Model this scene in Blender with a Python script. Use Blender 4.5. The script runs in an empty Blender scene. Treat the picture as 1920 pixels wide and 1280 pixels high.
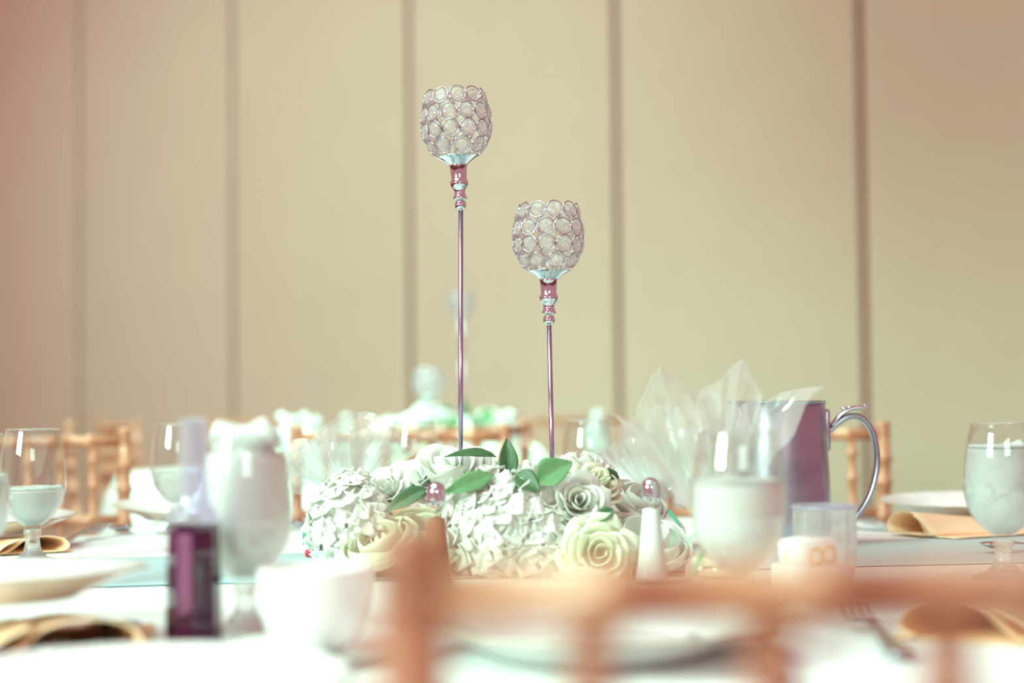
import bpy, bmesh, math, random
from mathutils import Vector, Matrix, Euler, noise
R = math.radians
PI = math.pi
rnd = random.Random(7)
scene = bpy.context.scene
COL = scene.collection

# ------------------------------------------------------------------ camera
CAM_Z, TAB_Z, F = 0.95, 0.76, 3000.0
PITCH, ROLL = math.atan(118/3000.0), -0.010
cd = bpy.data.cameras.new('camera'); cam = bpy.data.objects.new('camera', cd); COL.objects.link(cam)
cd.sensor_width = 36; cd.lens = F/1920*36; cd.clip_start = 0.02; cd.clip_end = 100
cam.matrix_world = Matrix.Translation((0, 0, CAM_Z)) @ Matrix.Rotation(PI/2+PITCH, 4, 'X') @ Matrix.Rotation(ROLL, 4, 'Z')
cd.dof.use_dof = True; cd.dof.focus_distance = 1.90; cd.dof.aperture_fstop = 2.15
scene.camera = cam

# ------------------------------------------------------------------ light
w = bpy.data.worlds.new('world'); scene.world = w; w.use_nodes = True
bg = w.node_tree.nodes['Background']; bg.inputs[0].default_value = (0.62, 0.25, 0.28, 1); bg.inputs[1].default_value = 1.0
def area(name, loc, target, size, size_y, power, color, spread=180):
    l = bpy.data.lights.new(name, 'AREA'); l.shape = 'RECTANGLE'; l.size = size; l.size_y = size_y
    l.energy = power; l.color = color; l.spread = R(spread)
    o = bpy.data.objects.new(name, l); COL.objects.link(o); o.location = loc
    o.rotation_euler = (Vector(target)-Vector(loc)).to_track_quat('-Z', 'Y').to_euler(); return o
def spot(name, loc, target, power, color, angle, blend, radius=.3):
    l = bpy.data.lights.new(name, 'SPOT'); l.energy = power; l.color = color; l.spot_size = R(angle)
    l.spot_blend = blend; l.shadow_soft_size = radius
    o = bpy.data.objects.new(name, l); COL.objects.link(o); o.location = loc
    o.rotation_euler = (Vector(target)-Vector(loc)).to_track_quat('-Z', 'Y').to_euler(); return o
area('overhead_panel', (-1.0, 1.1, 3.0), (0, 1.9, .76), 1.8, 1.2, 62, (.52, 1.0, .85))
area('side_panel', (-2.5, -0.5, 2.0), (0, 1.9, .85), 1.0, .8, 62, (.66, 1.0, .84), 120)
area('front_fill', (0.7, -2.4, 2.1), (0, 1.9, .95), 1.4, .7, 20, (.75, 1.0, .88))  # added unseen panel behind the camera: chrome highlights and frontal fill
area('back_panel', (-1.2, 3.4, 3.0), (-.2, 4.4, .8), 1.6, 1.2, 62, (.50, 1.0, .84), 90)
spot('vignette_spot', (-3.5, 2.6, 3.1), (-1.0, 8.6, 1.85), 900, (.66, 1.0, .90), 60, 1.0)  # added unseen spot, its falloff imitates a vignette on the wall
vs = scene.view_settings
vs.view_transform = 'Standard'; vs.look = 'None'; vs.gamma = 1; vs.exposure = 0.0; vs.use_curve_mapping = False
scene.cycles.caustics_refractive = True; scene.cycles.caustics_reflective = False
scene.cycles.max_bounces = 12; scene.cycles.transparent_max_bounces = 32
scene.cycles.sample_clamp_indirect = 3.0
scene.cycles.blur_glossy = 0.5

def P(px, py, d):
    """point at depth d (metres along the view floor axis) seen at that place of the 1920x1280 frame"""
    x, y = px-960, py-640
    x0, y0 = x-y*.010, y+x*.010
    return Vector((x0/F*d, d, CAM_Z-(y0-118)/F*d))
def T(px, d):
    """point on the table top at depth d"""
    x = px-960; y = 118+.19*F/d - x*.01
    return Vector(((x-y*.01)/F*d, d, TAB_Z))

# ------------------------------------------------------------------ materials
def mat(name):
    m = bpy.data.materials.new(name); m.use_nodes = True
    nt = m.node_tree; nt.nodes.clear()
    out = nt.nodes.new('ShaderNodeOutputMaterial')
    return m, nt, out
def N(nt, kind, **kw):
    n = nt.nodes.new(kind)
    for k, v in kw.items():
        if k.startswith('_'): setattr(n, k[1:], v)
        else: n.inputs[k.replace('__', ' ')].default_value = v
    return n
def noise_color(nt, c1, c2, scale, detail=3, stretch=None):
    tc = nt.nodes.new('ShaderNodeTexCoord'); mp = nt.nodes.new('ShaderNodeMapping')
    nt.links.new(tc.outputs['Object'], mp.inputs[0])
    if stretch: mp.inputs['Scale'].default_value = stretch
    n = N(nt, 'ShaderNodeTexNoise', Scale=scale, Detail=detail); nt.links.new(mp.outputs[0], n.inputs['Vector'])
    r = nt.nodes.new('ShaderNodeValToRGB'); r.color_ramp.elements[0].position = .35; r.color_ramp.elements[1].position = .65
    r.color_ramp.elements[0].color = (*c1, 1); r.color_ramp.elements[1].color = (*c2, 1)
    nt.links.new(n.outputs[0], r.inputs[0])
    return r, n
def solid(name, c, rough=.5, metal=0., c2=None, scale=20, bump=0., stretch=None, sss=0., sheen=0., coat=0.):
    m, nt, out = mat(name)
    b = N(nt, 'ShaderNodeBsdfPrincipled', Roughness=rough, Metallic=metal)
    if coat: b.inputs['Coat Weight'].default_value = coat
    if sheen: b.inputs['Sheen Weight'].default_value = sheen
    c2 = c2 or tuple(x*.93 for x in c)
    r, n = noise_color(nt, c2, c, scale, stretch=stretch)
    nt.links.new(r.outputs[0], b.inputs['Base Color'])
    if bump:
        bp = N(nt, 'ShaderNodeBump', Strength=bump, Distance=.002); nt.links.new(n.outputs[0], bp.inputs['Height'])
        nt.links.new(bp.outputs[0], b.inputs['Normal'])
    nt.links.new(b.outputs[0], out.inputs[0]); return m
def petal_mat(name, c1, c2, trans=.22, scale=30):
    m, nt, out = mat(name)
    r, n = noise_color(nt, c1, c2, scale)
    d = nt.nodes.new('ShaderNodeBsdfDiffuse'); t = nt.nodes.new('ShaderNodeBsdfTranslucent'); mx = N(nt, 'ShaderNodeMixShader', Fac=trans)
    nt.links.new(r.outputs[0], d.inputs[0]); nt.links.new(r.outputs[0], t.inputs[0])
    nt.links.new(d.outputs[0], mx.inputs[1]); nt.links.new(t.outputs[0], mx.inputs[2]); nt.links.new(mx.outputs[0], out.inputs[0]); return m
def thin_glass(name, tint=(.97, .98, .97), gl=.10, edge=.55, white=0., rough=.02):
    m, nt, out = mat(name)
    tr = N(nt, 'ShaderNodeBsdfTransparent', Color=(*tint, 1)); g = N(nt, 'ShaderNodeBsdfGlossy', Roughness=rough, Color=(1, 1, 1, 1))
    lw = N(nt, 'ShaderNodeLayerWeight', Blend=.5)
    p = N(nt, 'ShaderNodeMath', _operation='POWER'); nt.links.new(lw.outputs['Facing'], p.inputs[0]); p.inputs[1].default_value = 3.0
    ma = N(nt, 'ShaderNodeMath', _operation='MULTIPLY_ADD'); nt.links.new(p.outputs[0], ma.inputs[0]); ma.inputs[1].default_value = edge; ma.inputs[2].default_value = gl
    mx = nt.nodes.new('ShaderNodeMixShader'); nt.links.new(ma.outputs[0], mx.inputs[0]); nt.links.new(tr.outputs[0], mx.inputs[1]); nt.links.new(g.outputs[0], mx.inputs[2])
    last = mx
    if white:
        t = N(nt, 'ShaderNodeBsdfTranslucent', Color=(.95, .97, .95, 1)); d = N(nt, 'ShaderNodeBsdfDiffuse', Color=(.95, .97, .95, 1))
        m1 = N(nt, 'ShaderNodeMixShader', Fac=.5); nt.links.new(t.outputs[0], m1.inputs[1]); nt.links.new(d.outputs[0], m1.inputs[2])
        m2 = N(nt, 'ShaderNodeMixShader', Fac=white); nt.links.new(mx.outputs[0], m2.inputs[1]); nt.links.new(m1.outputs[0], m2.inputs[2]); last = m2
    nt.links.new(last.outputs[0], out.inputs[0]); return m
def clear_glass(name, ior=1.45, tint=(1, 1, 1), clear=.3, white=.1, rough=0.0, bump=0., bscale=60, wcol=(.93, .97, .94)):
    """refraction + a share that passes straight through + a cloudy share"""
    m, nt, out = mat(name)
    g = N(nt, 'ShaderNodeBsdfGlass', IOR=ior, Roughness=rough, Color=(*tint, 1))
    tr = N(nt, 'ShaderNodeBsdfTransparent', Color=(*tint, 1))
    m0 = N(nt, 'ShaderNodeMixShader', Fac=clear); nt.links.new(g.outputs[0], m0.inputs[1]); nt.links.new(tr.outputs[0], m0.inputs[2])
    t = N(nt, 'ShaderNodeBsdfTranslucent', Color=(*wcol, 1)); d = N(nt, 'ShaderNodeBsdfDiffuse', Color=(*wcol, 1))
    m1 = N(nt, 'ShaderNodeMixShader', Fac=.75); nt.links.new(t.outputs[0], m1.inputs[1]); nt.links.new(d.outputs[0], m1.inputs[2])
    m2 = N(nt, 'ShaderNodeMixShader', Fac=white); nt.links.new(m0.outputs[0], m2.inputs[1]); nt.links.new(m1.outputs[0], m2.inputs[2])
    if bump:
        n = N(nt, 'ShaderNodeTexNoise', Scale=bscale, Detail=3.); tc = nt.nodes.new('ShaderNodeTexCoord'); nt.links.new(tc.outputs['Object'], n.inputs['Vector'])
        bp = N(nt, 'ShaderNodeBump', Strength=bump, Distance=.003); nt.links.new(n.outputs[0], bp.inputs['Height']); nt.links.new(bp.outputs[0], g.inputs['Normal'])
    nt.links.new(m2.outputs[0], out.inputs[0]); return m

M = {}
M['wall'] = solid('wall_fabric', (.74, .70, .50), .85, c2=(.72, .68, .485), scale=3, bump=.15)
M['gap'] = solid('dark_gap', (.50, .08, .09), .9)
M['ceiling'] = solid('ceiling_tile', (.75, .7, .6), .9)
M['carpet'] = solid('carpet', (.32, .14, .13), .95, c2=(.2, .08, .08), scale=30, bump=.4)
M['cloth'] = solid('white_linen', (.90, .93, .91), .75, c2=(.87, .91, .885), scale=200, bump=.08, sheen=.2)
M['satin'] = solid('satin', (.52, .75, .79), .36, c2=(.48, .72, .76), scale=5, stretch=(1, 12, 1), bump=.05)
M['wood'] = solid('honey_wood', (.68, .34, .18), .28, c2=(.42, .155, .095), scale=14, stretch=(1, 1, .2), coat=.3)
M['darkwood'] = solid('brown_ring_wood', (.42, .16, .09), .4)
M['cushion'] = solid('ivory_cushion', (.85, .83, .75), .8)
M['chrome'] = solid('chrome', (.72, .78, .82), .07, 1.0, c2=(.68, .74, .79))
M['wire'] = solid('silver_wire', (.60, .58, .64), .18, 1.0, c2=(.5, .46, .54))
M['rod'] = solid('satin_rod', (.50, .42, .60), .22, 1.0, c2=(.45, .38, .55))
M['steel'] = solid('brushed_steel', (.50, .52, .60), .28, 1.0, c2=(.34, .35, .42), scale=9, stretch=(1, 1, 1.5), bump=.12)
M['cutlery'] = solid('cutlery_steel', (.60, .60, .66), .16, 1.0, c2=(.5, .5, .56))
M['petal'] = petal_mat('white_petal', (.93, .97, .86), (.97, .98, .94))
M['cream'] = petal_mat('cream_petal', (.90, .95, .70), (.95, .97, .84))
M['floret'] = petal_mat('hydrangea_petal', (.90, .93, .82), (.96, .97, .93), scale=60)
M['greenheart'] = petal_mat('green_heart', (.55, .62, .25), (.72, .76, .40))
M['leaf'] = solid('leaf_green', (.07, .15, .06), .45, c2=(.045, .11, .045), scale=40, bump=.2)
M['leaf2'] = solid('pale_leaf_green', (.13, .27, .11), .5, c2=(.09, .21, .08), scale=40, bump=.2)
M['foam'] = solid('floral_foam', (.20, .16, .07), .9, c2=(.12, .11, .05), scale=60, bump=.4)
M['glass'] = thin_glass('goblet_glass', gl=.045, edge=.50)
M['stem'] = clear_glass('stem_glass', 1.45, clear=.35, white=.10)
M['water'] = clear_glass('iced_water', 1.33, clear=.40, white=.36, bump=.25, bscale=50)
M['icy_water'] = clear_glass('icy_water', 1.33, clear=.3, white=.88, wcol=(1, 1, .97), bump=.25, bscale=50)
M['slush'] = clear_glass('cloudy_iced_water', 1.33, clear=.3, white=.55, bump=.25, bscale=50)
M['ice'] = clear_glass('ice', 1.31, clear=.2, white=.80, bump=.5, bscale=90)
M['froth'] = clear_glass('water_surface', 1.31, clear=.1, white=.75, bump=.5, bscale=200)
M['crystal'] = clear_glass('cut_crystal', 1.50, clear=.50, white=.12, wcol=(.95, .98, .95))
M['cello'] = thin_glass('cellophane', (.97, .98, .96), gl=.05, edge=.6, white=.30, rough=.10)
M['film_edge_glint'] = thin_glass('film_edge_glint', (.97, .98, .96), gl=.2, edge=.4, white=.8)  # whitened strand, paints the bright highlight along the cellophane's edge
M['porcelain'] = solid('white_porcelain', (.93, .94, .92), .12, coat=.5)
M['goldline'] = solid('gilt_line', (.42, .34, .20), .3, .6)
M['napkin'] = solid('peach_napkin', (1.0, .72, .47), .8, c2=(.98, .67, .42), scale=150, bump=.1)
M['salt'] = solid('salt', (.95, .97, .95), .9, scale=300)
M['pepper'] = solid('ground_pepper', (.50, .24, .12), .95, c2=(.36, .16, .08), scale=600, bump=.4)
M['purple'] = solid('purple_glass', (.045, .004, .030), .08, coat=.6)
M['lavender'] = thin_glass('lavender_glass', (.80, .78, .96), gl=.08, edge=.5, white=.25)
M['ribbon'] = petal_mat('green_ribbon', (.20, .72, .45), (.35, .82, .58), .3)
M['red'] = solid('red_sweet', (.55, .03, .06), .3)
M['teal'] = solid('teal_napkin', (.25, .75, .68), .7)
M['packet'] = solid('paper_packet', (.95, .96, .94), .6)
M['peachprint'] = solid('peach_print', (.92, .60, .30), .6)
M['cookie'] = solid('pale_biscuit', (.92, .86, .66), .8, c2=(.85, .72, .48), scale=60, bump=.4)

# ------------------------------------------------------------------ mesh helpers
def mesh(name, verts, faces, m, smooth=True):
    me = bpy.data.meshes.new(name); me.from_pydata([tuple(v) for v in verts], [], faces); me.validate()
    if smooth: me.polygons.foreach_set('use_smooth', [True]*len(me.polygons))
    me.materials.append(m); me.update(); return me
def link(name, me, parent=None, loc=(0, 0, 0), rot=None, scale=None):
    o = bpy.data.objects.new(name, me); COL.objects.link(o); o.location = loc
    if rot is not None: o.rotation_euler = rot
    if scale is not None: o.scale = scale if hasattr(scale, '__len__') else (scale,)*3
    if parent: o.parent = parent
    return o
def tag(o, label=None, cat=None, group=None, kind=None):
    if label: o['label'] = label
    if cat: o['category'] = cat
    if group: o['group'] = group
    if kind: o['kind'] = kind
    return o
def thing(name, label, cat, loc=(0, 0, 0), rz=0, group=None, scale=1):
    o = bpy.data.objects.new(name, None); COL.objects.link(o); o.location = loc; o.rotation_euler = (0, 0, rz); o.scale = (scale,)*3
    o.empty_display_size = .05
    return tag(o, label, cat, group)
kids = {}
def copy_tree(o, parent=None):
    c = o.copy(); COL.objects.link(c); c.parent = parent
    for ch in o.children: copy_tree(ch, c)
    return c
def put(proto, used, loc, rz, label, group=None, scale=None):
    """first call moves the prototype, later calls copy it with its parts"""
    if used.get(proto.name):
        o = copy_tree(proto)
    else:
        used[proto.name] = True; o = proto
    o.location = loc; o.rotation_euler = (0, 0, rz); o['label'] = label
    if group: o['group'] = group
    if scale: o.scale = (scale,)*3
    return o
USED = {}
def lathe(profile, seg=48, cap=True, mod=None):
    vs, fs = [], []
    n = len(profile)
    for i in range(seg):
        a = 2*PI*i/seg
        for j, (r, z) in enumerate(profile):
            k = mod(a, r, z) if mod else 1
            vs.append((r*k*math.cos(a), r*k*math.sin(a), z))
    for i in range(seg):
        for j in range(n-1):
            a, b = i*n+j, ((i+1) % seg)*n+j
            fs.append((a, b, b+1, a+1))
    if cap:
        if profile[0][0] > 1e-6: fs.append(tuple(i*n for i in range(seg))[::-1])
        if profile[-1][0] > 1e-6: fs.append(tuple(i*n+n-1 for i in range(seg)))
    return vs, fs
def join(*parts):
    V, Fs = [], []
    for vs, fs in parts:
        o = len(V); V += [Vector(v) for v in vs]; Fs += [tuple(i+o for i in f) for f in fs]
    return V, Fs
def xf(part, mtx):
    return [mtx @ Vector(v) for v in part[0]], part[1]
def tube(pts, rad, seg=12, cap=True, closed=False):
    pts = [Vector(p) for p in pts]; n = len(pts)
    rs = rad if hasattr(rad, '__len__') else [rad]*n
    vs, fs = [], []; up = None
    for i, p in enumerate(pts):
        if closed: t = pts[(i+1) % n]-pts[i-1]
        else: t = pts[min(i+1, n-1)]-pts[max(i-1, 0)]
        t.normalize()
        if up is None: up = t.orthogonal().normalized()
        up = (up-t*up.dot(t)).normalized(); sd = t.cross(up)
        for k in range(seg):
            a = 2*PI*k/seg; vs.append(p+(up*math.cos(a)+sd*math.sin(a))*rs[i])
    for i in range(n if closed else n-1):
        for k in range(seg):
            a, b = i*seg+k, ((i+1) % n)*seg+k; a2, b2 = i*seg+(k+1) % seg, ((i+1) % n)*seg+(k+1) % seg
            fs.append((a, a2, b2, b))
    if cap and not closed: fs.append(tuple(range(seg))[::-1]); fs.append(tuple((n-1)*seg+k for k in range(seg)))
    return vs, fs
def box(x0, x1, y0, y1, z0, z1):
    v = [(x, y, z) for x in (x0, x1) for y in (y0, y1) for z in (z0, z1)]
    return v, [(0, 1, 3, 2), (4, 6, 7, 5), (0, 4, 5, 1), (2, 3, 7, 6), (0, 2, 6, 4), (1, 5, 7, 3)]
def bevel(part, w=.002, seg=2):
    bm = bmesh.new(); vv = [bm.verts.new(v) for v in part[0]]
    for f in part[1]: bm.faces.new([vv[i] for i in f])
    bmesh.ops.bevel(bm, geom=list(bm.edges), offset=w, segments=seg, affect='EDGES', profile=.5)
    bm.verts.index_update(); r = [v.co.copy() for v in bm.verts], [tuple(v.index for v in f.verts) for f in bm.faces]; bm.free(); return r
def grid(fn, nu, nv, wrap=False):
    vs = [fn(i/(nu-1), j/(nv-1)) for i in range(nu) for j in range(nv)]
    fs = [(i*nv+j, (i+1)*nv+j, (i+1)*nv+j+1, i*nv+j+1) for i in range(nu-1) for j in range(nv-1)]
    return vs, fs
def thicken(part, t):
    me = bpy.data.meshes.new('tmp'); me.from_pydata([tuple(v) for v in part[0]], [], part[1]); me.update()
    n = [v.normal.copy() for v in me.vertices]; c = [v.co.copy() for v in me.vertices]
    L = len(c); vs = c+[c[i]-n[i]*t for i in range(L)]
    fs = list(part[1])+[tuple(i+L for i in f)[::-1] for f in part[1]]
    cnt = {}
    for f in part[1]:
        for a, b in zip(f, f[1:]+f[:1]): cnt[(a, b)] = 1
    for (a, b) in list(cnt):
        if (b, a) not in cnt: fs.append((b, a, a+L, b+L))
    bpy.data.meshes.remove(me); return vs, fs

# ------------------------------------------------------------------ room
fl = link('floor', mesh('floor', *box(-9, 9, -4, 14, -.05, 0), M['carpet'], False)); tag(fl, kind='structure')
# folding partition wall running away to the left; seams between its panels
W0 = Vector((-2.60, 9.60, 0)); ang = R(-32); DX = Vector((math.cos(ang), math.sin(ang), 0)); PW = 1.222
wall = link('wall_back', mesh('wall_back', *box(-4*PW, 8*PW, .06, .16, 0, 4.6), M['gap'], False), None, W0, (0, 0, ang)); tag(wall, kind='structure')
pm = None
for i in range(-4, 8):
    if pm is None: pm = mesh('panel', *bevel(box(.016, PW-.016, 0, .055, 0.02, 4.58), .004), M['wall'], False)
    link('panel', pm, wall, (i*PW, 0, 0))
tag(link('baseboard_back', mesh('baseboard', *bevel(box(-4*PW, 8*PW, -.012, 0, 0, .10), .003), M['darkwood'], False), None, W0, (0, 0, ang)), kind='structure')

# ------------------------------------------------------------------ tables
def table_set(cx, cy, Rr, lab_t, lab_c, seed):
    t = thing('round_table', lab_t, 'table', (cx, cy, 0), 0)
    link('tabletop', mesh('tabletop', *lathe([(0, .72), (Rr-.01, .72), (Rr, .73), (Rr, .748), (Rr-.01, .755), (0, .755)], 64, False), M['wood']), t)
    leg = mesh('leg', *tube([(0, 0, 0), (0, 0, .72)], .018), M['steel'])
    for k in range(4): link('leg', leg, t, (.55*math.cos(k*PI/2+.7), .55*math.sin(k*PI/2+.7), 0))
    rg = random.Random(seed)
    def cl(u, v):
        a = 2*PI*u
        if v < .5: r = Rr*1.004*(v/.5); z = TAB_Z-.0012*(1-v)
        else:
            k = (v-.5)/.5; fold = math.sin(a*14+2*math.sin(a*3))*.035*min(1, k*2)
            r = Rr+.006+.015*min(1, k*4)+fold*.7+.02*k; z = TAB_Z-.002-.24*k
            if k < .1: z = TAB_Z-.002-.24*k
        return Vector((r*math.cos(a), r*math.sin(a), z+.0006*noise.noise(Vector((r*math.cos(a)*5, r*math.sin(a)*5, seed)))))
    c = link('tablecloth', mesh('tablecloth', *grid(cl, 169, 41), M['cloth']), None, (cx, cy, 0)); tag(c, lab_c, 'tablecloth')
TC = Vector((.03, 1.80, 0))
table_set(TC.x, TC.y, .92, 'round banquet table in the middle of the scene under a white cloth', 'white tablecloth draped over the near round table with the candle stands', 1)
FT = Vector((-.22, 4.75, 0))
table_set(FT.x, FT.y, .92, 'blurred round banquet table behind the near one under a white cloth', 'white tablecloth on the blurred table in the background', 2)

# satin runner lying across the near table and hanging over its ends
RA = R(9)
def run(u, v):
    s = (u-.5)*2; L = 1.16; x = s*L; y = (v-.5)*.33
    ta = min(1, (1-abs(v-.5)*2)*6); z = .0010+ta*(.0010+.0010*noise.noise(Vector((x*3, y*16, 1)))+.0030*max(0, noise.noise(Vector((x*2+y*5, y*22-x*3, 4)))))
    edge = .90
    if abs(x) > edge:
        k = abs(x)-edge; a = min(k/.03, PI/2); z += -.03*(1-math.cos(a))-max(0, k-.03*PI/2); x = math.copysign(edge+.03*math.sin(a)+.02*min(1, k/.1), x)
    return Vector((x, y+.004*math.sin(u*23), z))
tag(link('table_runner', mesh('table_runner', *thicken(grid(run, 121, 41), .0006), M['satin']), None, (TC.x, 1.955, TAB_Z), (0, 0, RA)),
    'pale blue satin runner across the near table under the flowers', 'table runner')

# ------------------------------------------------------------------ chiavari chairs
def bamboo(p0, p1, r, rings=(), rr=1.28, seg=14, taper=1.0):
    p0, p1 = Vector(p0), Vector(p1); prof = [(0., r)]
    for t in rings:
        prof += [(t-.016, r), (t-.011, r*rr), (t+.011, r*rr), (t+.016, r)]
    prof.append((1., r*taper)); prof.sort()
    return tube([p0.lerp(p1, t) for t, _ in prof], [q for _, q in prof], seg)
def make_chair():
    t = thing('banquet_chair', 'x', 'chair')
    Wd = .20; yb = .0   # back at y = 0, seat towards +y
    for s in (-1, 1):
        top = (s*Wd, -.035, .888); mid = (s*Wd*.97, .0, .45); bot = (s*Wd*1.02, -.05, 0)
        a = bamboo(mid, top, .0125, (.12, .30, .48, .66, .80, .90)); b = bamboo(bot, mid, .0145, (.3, .6, .85))
        kn = xf(lathe([(0, 0), (.012, 0), (.0145, .003), (.011, .007), (.010, .009), (.014, .015), (.0135, .021), (.008, .0245), (0, .0255)], 16), Matrix.Translation(top))
        link('back_post', mesh('back_post', *join(a, b, kn), M['wood']), t)
        link('front_leg', mesh('front_leg', *bamboo((s*Wd*1.02, .39, 0), (s*Wd, .37, .44), .0145, (.3, .6, .85)), M['wood']), t)
    link('top_rail', mesh('top_rail', *bamboo((-Wd, -.035, .889), (Wd, -.035, .889), .0105, (.16, .33, .5, .67, .84)), M['wood']), t)
    link('lower_rail', mesh('lower_rail', *bamboo((-Wd, -.022, .745), (Wd, -.022, .745), .0095, (.16, .33, .5, .67, .84)), M['wood']), t)
    link('bottom_rail', mesh('bottom_rail', *bamboo((-Wd, -.004, .50), (Wd, -.004, .50), .0095, (.16, .33, .5, .67, .84)), M['wood']), t)
    sm = mesh('spindle', *bamboo((0, -.004, .50), (0, -.034, .885), .0075, (.15, .35, .64, .80, .92), 1.35), M['wood'])
    for k in range(1, 7): link('spindle', sm, t, ((k/7-.5)*2*Wd, 0, 0))
    link('seat', mesh('seat', *bevel(box(-.205, .205, -.005, .40, .43, .455), .006), M['wood']), t)
    link('seat_cushion', mesh('seat_cushion', *bevel(box(-.195, .195, .01, .39, .456, .495), .014, 3), M['cushion']), t)
    for z, y in ((.16, .38), (.28, .385)): link('stretcher', mesh('stretcher', *bamboo((-Wd, y, z), (Wd, y, z), .008, (.3, .7)), M['wood']), t)
    link('stretcher', mesh('stretcher', *bamboo((-Wd, -.03, .2), (Wd, -.03, .2), .008, (.3, .7)), M['wood']), t)
    for s in (-1, 1): link('stretcher', mesh('stretcher', *bamboo((s*Wd, -.03, .22), (s*Wd, .38, .22), .008, (.3, .7)), M['wood']), t)
    return t
chair = make_chair()
def place_chair(x, y, rz, label, group=None): return put(chair, USED, (x, y, 0), rz, label, group)
# near chair, its back to the camera (seat towards the table)
place_chair(.167, .548, R(0), 'wooden bamboo-style chair closest to the camera, blurred across the bottom right')
def face(x, y, c): return math.atan2(c.y-y, c.x-x)-PI/2
def at_post(px, d, rz, side, label, group=None):
    """chair whose post on the given side stands at that column"""
    p = P(px, 850, d); off = Matrix.Rotation(rz, 3, 'Z') @ Vector((side*.20, -.035, 0))
    return place_chair(p.x-off.x, p.y-off.y, rz, label, group)
at_post(235, 2.98, R(198), -1, 'wooden chair at far left of the near table, behind the half-full goblet')
at_post(1655, 2.95, R(170), -1, 'wooden chair behind the steel pitcher handle at the right')
at_post(947, 3.08, R(181), -1, 'wooden chair straight behind the flowers and the tall candle stand')
gp = 'blurred chairs around the background table'
at_post(256, 4.9, R(-60), 1, 'blurred wooden chair at far left of the background, right of its dark wall seam', gp)
at_post(133, 4.6, R(-75), -1, 'blurred wooden chair post just above the rim of the leftmost goblet', gp)
at_post(388, 6.0, R(160), 1, 'blurred wooden chair in the background above the ice-heaped goblet', gp)
at_post(640, 6.1, R(175), 1, 'blurred wooden chair in the background above the left cellophane bag', gp)
at_post(985, 3.75, R(20), 1, 'blurred dark chair on the near side of the background table, between the candle stands', gp)
at_post(1160, 5.9, R(205), -1, 'blurred wooden chair in the background left of the right cellophane bags', gp)
at_post(1500, 5.4, R(190), -1, 'blurred wooden chair just visible above the steel pitcher rim', gp)

# ------------------------------------------------------------------ goblets
k_ = .165/240
bowl_out = [(14, 58), (18, 66), (34, 79), (50, 99), (57, 120), (59.5, 140), (58.5, 165), (55.5, 195), (51, 220), (46.5, 240)]
bowl_out = [(r*k_, z*k_) for r, z in bowl_out]
def smooth_prof(pr, n=5):
    out = []
    for i in range(len(pr)-1):
        p0 = pr[max(i-1, 0)]; p1 = pr[i]; p2 = pr[i+1]; p3 = pr[min(i+2, len(pr)-1)]
        for s in range(n):
            t = s/n
            out.append(tuple(.5*((2*p1[c])+(-p0[c]+p2[c])*t+(2*p0[c]-5*p1[c]+4*p2[c]-p3[c])*t*t+(-p0[c]+3*p1[c]-3*p2[c]+p3[c])*t**3) for c in (0, 1)))
    out.append(pr[-1]); return out
BO = smooth_prof(bowl_out, 4)
def inner_r(z, gap=.0016):
    for (r0, z0), (r1, z1) in zip(BO, BO[1:]):
        if z0 <= z <= z1: return r0+(r1-r0)*(z-z0)/max(z1-z0, 1e-6)-gap
    return BO[-1][0]-gap
BI = [(max(inner_r(z, .0014), .001), z) for z in [BO[0][1]+.006+(BO[-1][1]-BO[0][1]-.006)*i/28 for i in range(29)]]
bowl_me = mesh('bowl', *lathe(BO+[(BO[-1][0]-.0007, BO[-1][1]+.0006)]+BI[::-1]+[(0, BI[0][1]-.0005)], 56, False), M['glass'])
rim_me = mesh('rim', *tube([(BO[-1][0]*math.cos(2*PI*i/56), BO[-1][0]*math.sin(2*PI*i/56), .165) for i in range(56)], .0008, 6, closed=True), M['stem'])
stem_me = mesh('stem', *lathe(smooth_prof([(0, .007), (.0165, .008), (.0115, .014), (.0092, .022), (.0088, .030), (.0108, .037), (.0098, .0405), (0, .0415)], 3), 32, False), M['stem'])
foot_me = mesh('foot', *lathe([(0, 0), (.033, 0), (.0342, .001), (.033, .0022), (.022, .005), (.0165, .0078), (0, .0082)], 48, False), M['stem'])
def water_me(level, m='water'):
    n = 16; z0 = BI[0][1]+.001; pr = [(0, z0-.0004)]
    for i in range(n+1):
        z = z0+(level-z0)*i/n; pr.append((max(inner_r(z, .0022), .001), z))
    pr.append((0, level)); return mesh('water', *lathe(pr, 40, False), M[m])
def ice_cube(s, seed):
    rg = random.Random(seed); b = bevel(box(-s, s, -s*.8, s*.8, -s*.75, s*.75), s*.28, 2)
    return mesh('ice_cube', [Vector(v)*(1+.12*noise.noise(Vector(v)*60+Vector((seed, 0, 0)))) for v in b[0]], b[1], M['ice'])
cubes = [ice_cube(.0125, s) for s in range(4)]
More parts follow.
